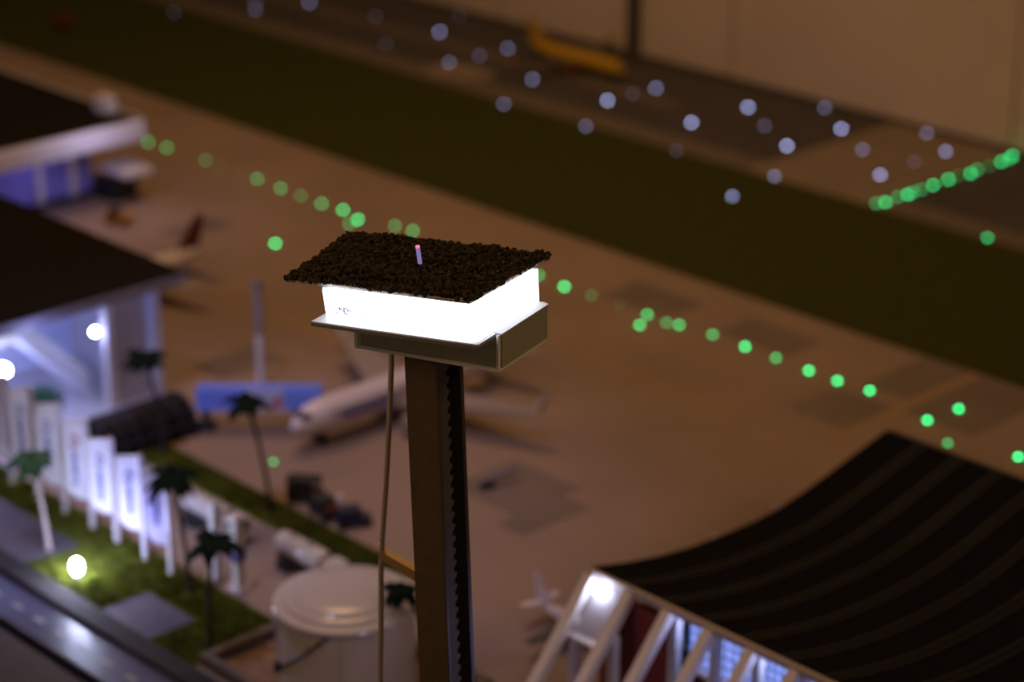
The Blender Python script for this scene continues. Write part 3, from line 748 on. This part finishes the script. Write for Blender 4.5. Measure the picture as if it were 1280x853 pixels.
MB().tube([(0, 0, .75), (0, 0, 1.45)], .045, 12).build('upper_mast', M['fascia'], fm, True)
MB().box((-.06, -.06, 1.45), (.06, .06, 1.52)).build('lamp_head', M['fascia'], fm)
lamp('mast_light', 'POINT', (-22.7, 16.75, 1.1), 1.8, LILAC, .05)
gate = empty('wall_post', (-31.41, 33.2, 0), 'dark vertical post standing against the back wall behind the yellow airplane', 'post')
MB().box((-.10, -.08, 0), (.10, .08, 9)).build('shaft', M['wallbase'], gate)
MB().box((-.18, -.13, 0), (.18, .13, .08)).build('foot', M['wallbase'], gate)
rs = empty('runway_sign', (-41.45, 26.15, .02), 'small red sign in the dark grass field at upper left', 'sign')
MB().box((-.16, -.16, .10), (.16, .16, .30)).build('panel', M['red'], rs)
MB().box((-.02, -.02, 0), (.02, .02, .10)).build('post', M['black'], rs)

# ------------------------------------------------------------------ palms
def palm(loc, top, label, fm_, tm, nf=13, size=.29, seed=0):
    rr = random.Random(seed)
    t = empty('palm_tree', loc, label, 'palm', 'palms along the verge')
    h = top[2]
    path = [(top[0] * s ** 1.6, top[1] * s ** 1.6, h * s) for s in (0, .2, .4, .6, .8, 1)]
    MB().tube(path, [.034, .027, .024, .023, .024, .032], 8).build('trunk', tm, t, True)
    MB().lathe([(.02, -.06), (.05, -.02), (.045, .03), (.01, .07)], top, 8).build('crown_heart', fm_, t, True)
    for k in range(nf):
        a = 2 * math.pi * k / nf + rr.uniform(-.2, .2)
        lift = rr.uniform(.15, .85); ln = size * rr.uniform(.85, 1.15)
        m = MB(); vs = []; fs = []
        for i in range(7):
            s = i / 6
            rad = ln * s; z = ln * (lift * s - .95 * s * s)
            wd = .085 * math.sin(math.pi * min(1, .12 + s * .88)) + .003
            cx, cy = rad * math.cos(a), rad * math.sin(a)
            px, py = -math.sin(a), math.cos(a)
            vs += [(top[0] + cx - px*wd, top[1] + cy - py*wd, top[2] + z - wd*.5), (top[0] + cx, top[1] + cy, top[2] + z + .012),
                   (top[0] + cx + px*wd, top[1] + cy + py*wd, top[2] + z - wd*.5), (top[0] + cx, top[1] + cy, top[2] + z - .004)]
        for i in range(6):
            p, q = 4*i, 4*(i+1)
            for j in range(4): fs.append((p+j, p+(j+1) % 4, q+(j+1) % 4, q+j))
        fs += [(3,2,1,0), (24,25,26,27)]
        m.add(vs, fs).build('frond', fm_, t)
    return t
palm((-21.97, 14.88, .02), (-.13, -.14, 1.36), 'dark palm in front of the grey terminal wall panel', M['frond'], M['bark'], seed=1, size=.31)
palm((-19.76, 14.82, .02), (-.15, -.16, 1.46), 'dark palm in front of the blue boarding bridge', M['frond'], M['bark'], seed=2)
palm((-20.78, 12.40, .01), (-.09, -.09, 1.16), 'green palm with pale lit trunk left of the bright ground lamp', M['frondlit'], M['barklit'], seed=3)
palm((-18.79, 12.95, .01), (-.10, -.10, 1.46), 'dark palm right behind the last white banner', M['frond'], M['bark'], seed=4, size=.31)
palm((-17.56, 12.30, .01), (.05, .06, 1.32), 'tall black trunked palm in front of the pump posts by the bund corner', M['frond'], M['bark'], seed=5, size=.31)
palm((-15.30, 13.60, .011), (-.22, -.40, 1.24), 'dark palm leaning between the white storage tank and the tower mast', M['frond'], M['bark'], seed=6, size=.2)
sh = empty('shrub', (-23.30, 13.98, 0), 'round green shrub in front of the lit terminal hall', 'shrub')
MB().tube([(0, 0, 0), (0, 0, .4)], .03, 8).build('stem', M['bark'], sh)
fo = MB()
for k in range(420):
    u = Vector((rnd.gauss(0, 1), rnd.gauss(0, 1), rnd.gauss(0, 1))).normalized() * .27 * rnd.random() ** .4
    c = Vector((u.x, u.y * 1.1, .62 + u.z * .75)); a = Vector((rnd.uniform(-1,1), rnd.uniform(-1,1), rnd.uniform(-1,1))).normalized()
    b = a.cross(Vector((0, 0, 1))).normalized()
    fo.add([c - b*.03, c + a*.05, c + b*.03, c - a*.05], [(0,1,2,3)])
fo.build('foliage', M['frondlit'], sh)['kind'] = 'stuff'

# ------------------------------------------------------------------ banners
QX = Vector((-.69, -.725, 0)); QN = Vector((.725, -.69, 0))
def banner(x, label, z1, z0=.36, w=.235, rot=0.0, seed=0, mark=None):
    t = empty('banner', (x, 13.08, .01), label, 'banner', 'white banners along the verge', R(rot))
    MB().beam((0, 0, 0), (0, 0, z1 + .02), .05, .05).build('pole', M['pole'], t)
    arm = QX * (w + .03)
    MB().beam((0, 0, z1), (arm.x, arm.y, z1), .022, .022).build('top_arm', M['pole'], t)
    # cloth: rounded lower corner, gentle wave
    m = MB(); vs = []; fs = []; nu, nv = 6, 12
    for j in range(nv + 1):
        for i in range(nu + 1):
            u, v = i / nu, j / nv
            z = z0 + (z1 - z0) * v
            cut = .16 * (u ** 3) * (1 - v) ** 6
            off = .016 * math.sin(v * 6 + u * 2 + seed)
            p = QX * (.03 + w * u) + QN * off
            vs.append((p.x, p.y, z + cut))
    k0 = len(vs)
    vs += [(a - QN.x*.006, b - QN.y*.006, c) for a, b, c in vs]
    for j in range(nv):
        for i in range(nu):
            a = j*(nu+1)+i
            fs.append((a, a+nu+1, a+nu+2, a+1)); fs.append((k0+a, k0+a+1, k0+a+nu+2, k0+a+nu+1))
    m.add(vs, fs)
    cl = m.build('cloth', M['flag'], t, True)
    # ring emblem and a column of unreadable lettering, on the side towards the lamp
    def at(u, z, o=.022):
        v = (z - z0) / (z1 - z0)
        p = QX * (.03 + w * u) + QN * (.016 * math.sin(v * 6 + u * 2 + seed) + o * .6)
        return Vector((p.x, p.y, z))
    zc = z1 - .26; ring = MB()
    for k in range(2, 15):
        a0, a1 = 2*math.pi*k/16, 2*math.pi*(k+1)/16
        ring.beam(at(.5 + .20*math.cos(a0), zc + .062*math.sin(a0)), at(.5 + .20*math.cos(a1), zc + .062*math.sin(a1)), .018, .018)
    ring.build('emblem', mark or M['ink'], cl)
    lt = MB(); rr = random.Random(seed)
    z = zc - .14
    while z > z0 + .22:
        hh = rr.uniform(.025, .05)
        lt.beam(at(.38, z), at(.62, z - .004), .012, .016)
        if rr.random() < .6: lt.beam(at(.38 if rr.random() < .5 else .6, z), at(.5, z - hh), .012, .014)
        z -= hh
    lt.build('lettering', M['ink'], cl)
names = ['white banner at the frame edge, leftmost of the seven', 'white banner behind the green palm, second of the seven from left',
         'shaded banner with ring emblem right of the green palm, third from left', 'shaded banner with reddish emblem, fourth of the seven from left',
         'bright lit banner, fifth from left, overlapped by the next one', 'brightest lit banner above the ground lamp, sixth from left',
         'bright banner nearest the dark palm, rightmost of the seven']
for i, (x, z1, mk_) in enumerate(((-22.62, 1.42, None), (-22.05, 1.42, None), (-21.47, 1.40, None), (-20.90, 1.38, M['inkred']), (-20.40, 1.30, None), (-19.83, 1.28, None), (-19.33, 1.30, None))):
    banner(x, names[i], z1, seed=i * 1.3, mark=mk_)
gl = empty('ground_lamp', (-19.97, 12.25, .01), 'glaring white ground lamp in the grass below the banners', 'lamp')
MB().lathe([(.06, 0), (.06, .03), (.03, .05)], (0, 0, 0), 12).build('base', M['darkmetal'], gl)
MB().lathe([(.02, .05), (.05, .08), (.062, .14), (.05, .20), (.01, .235)], (0, 0, 0), 16).build('bulb', M['bulb'], gl, True)
lamp('ground_light', 'POINT', (-19.90, 12.20, .34), 60, (.62, .68, 1.0), .06)
lamp('banner_light', 'SPOT', (-19.2, 12.05, .3), 70, (.27, .29, 1.0), .05, (-20.0, 13.1, .8), 75)

# ------------------------------------------------------------------ airfield lights: one thing each
ORD = ['first', 'second', 'third', 'fourth', 'fifth', 'sixth', 'seventh', 'eighth', 'ninth', 'tenth', 'eleventh', 'twelfth', 'thirteenth', 'fourteenth', 'fifteenth',
       'sixteenth', 'seventeenth', 'eighteenth', 'nineteenth', 'twentieth', 'twenty-first', 'twenty-second', 'twenty-third', 'twenty-fourth', 'twenty-fifth',
       'twenty-sixth', 'twenty-seventh', 'twenty-eighth', 'twenty-ninth', 'thirtieth', 'thirty-first', 'thirty-second', 'thirty-third', 'thirty-fourth', 'thirty-fifth']
def look(b): return 'bright' if b >= .8 else ('medium bright' if b >= .4 else ('dim' if b >= .2 else 'faint'))
def led(name, loc, r, m, label, group):
    mb = MB()
    mb.lathe([(r * 1.25, 0), (r * 1.25, r * .3), (r * .95, r * .35)], loc, 12)
    mb.cur = 1
    mb.dome((loc[0], loc[1], loc[2] + r * .35), r, 12, 3)
    return tag(mb.build(name, [M['darkmetal'], m]), label, 'light', group)
GREEN = [(-33.34, 22.62, 0.5), (-32.83, 22.66, 0.5), (-31.73, 22.7, 0.3), (-31.25, 22.66, 0.08), (-30.7, 22.71, 0.06), (-30.26, 22.71, 0.5), (-29.56, 22.67, 0.5), (-29.02, 22.67, 0.3), (-28.45, 22.66, 0.6), (-27.94, 22.7, 1), (-27.34, 22.33, 0.45), (-27.4, 22.56, 1.1), (-26.74, 22.79, 0.45), (-26.36, 22.84, 0.6), (-23.48, 22.85, 0.6), (-22.86, 22.79, 1.1), (-22.32, 22.82, 0.2), (-21.75, 22.83, 0.07), (-20.99, 22.46, 0.8), (-21.2, 22.84, 0.7), (-20.79, 22.81, 0.4), (-20.6, 22.87, 0.7), (-20.02, 22.94, 0.55), (-19.4, 22.93, 1), (-18.83, 22.92, 0.55), (-18.22, 22.89, 1), (-17.72, 22.89, 1), (-17.21, 22.94, 1), (-16.08, 22.7, 1), (-15.46, 22.3, 0.4), (-16.02, 23.3, 1), (-14.6, 22.6, 1)]
BAR = [(-22.11, 29.33, 0.5), (-22.04, 29.49, 1), (-22.08, 29.87, 0.5), (-22.04, 30.09, 1), (-22.05, 30.24, 0.5), (-22.05, 30.46, 0.5), (-22.06, 30.82, 1), (-22.07, 31.26, 1), (-22.08, 31.54, 0.25), (-22.01, 31.81, 1), (-22.06, 32.07, 0.6), (-22.05, 32.42, 0.25), (-22.05, 32.77, 1), (-22.05, 33.0, 0.6), (-22.12, 33.2, 1)]
WHITE = [(-41.02, 28.71, 0.12), (-40.61, 30.65, 0.2), (-40.03, 30.2, 0.3), (-39.78, 31.52, 0.5), (-37.72, 31.71, 0.13), (-35.78, 30.34, 0.13), (-35.75, 31.83, 0.7), (-33.73, 30.27, 0.4), (-36.55, 33.12, 0.1), (-33.69, 31.07, 0.25), (-30.68, 28.92, 0.4), (-33.74, 31.92, 0.45), (-31.64, 30.6, 0.5), (-28.56, 28.99, 0.4), (-29.55, 30.58, 1), (-29.56, 31.28, 0.15), (-29.52, 31.9, 0.6), (-26.37, 29.07, 0.13), (-27.44, 30.64, 1), (-23.97, 27.84, 0.6), (-27.39, 32.17, 1), (-26.36, 31.45, 0.25), (-24.21, 29.21, 0.45), (-25.26, 30.78, 1), (-25.27, 32.33, 1), (-26.37, 33.2, 0.4), (-24.16, 31.55, 0.4), (-23.02, 30.6, 0.8), (-23.08, 31.64, 0.15), (-23.07, 32.53, 0.6), (-23.99, 33.2, 0.4)]
GC = (0.0, 0.78, 0.20)
WC = (0.50, 0.55, 1.0)
for i, (x, y, b) in enumerate(GREEN):
    led('taxiway_light', (x, y, 0), .031, led_mat(LED_GREEN, 'green_led', b, GC, 11.0),
        '%s green taxiway light, %s from the left in the long row across the apron' % (look(b), ORD[i]), 'green taxiway lights')
led('taxiway_light', (-27.39, 20.86, 0), .031, led_mat(LED_GREEN, 'green_led', 1.1, GC, 11.0), 'lone bright green taxiway light left of the tower roof', 'green taxiway lights')
led('taxiway_light', (-20.90, 15.75, 0), .028, led_mat(LED_GREEN, 'green_led', .35, GC, 11.0), 'lone dim green light under the white airplane nose', 'green taxiway lights')
led('taxiway_light', (-19.81, 29.23, 0), .034, led_mat(LED_GREEN, 'green_led', .6, GC, 11.0), 'lone green light on the runway shoulder near the right frame edge', 'green taxiway lights')
for i, (x, y, b) in enumerate(BAR):
    led('threshold_light', (x, y, .012 if x < -22.2 else 0), .036, led_mat(LED_GREEN, 'green_led', b * .8, GC, 11.0),
        '%s green threshold light, %s from the grass end of the bar across the runway' % (look(b), ORD[i]), 'green threshold bar lights')
for i, (x, y, b) in enumerate(WHITE):
    z = .012 if (-24.85 < x < -22.2 and y > 29.2) else (.02 if y < 29.15 else 0)
    led('runway_light', (x, y, z), .036, led_mat(LED_WHITE, 'white_led', b, WC, 8.0),
        '%s white runway light, %s counted from the left on the runway' % (look(b), ORD[i]), 'white runway lights')
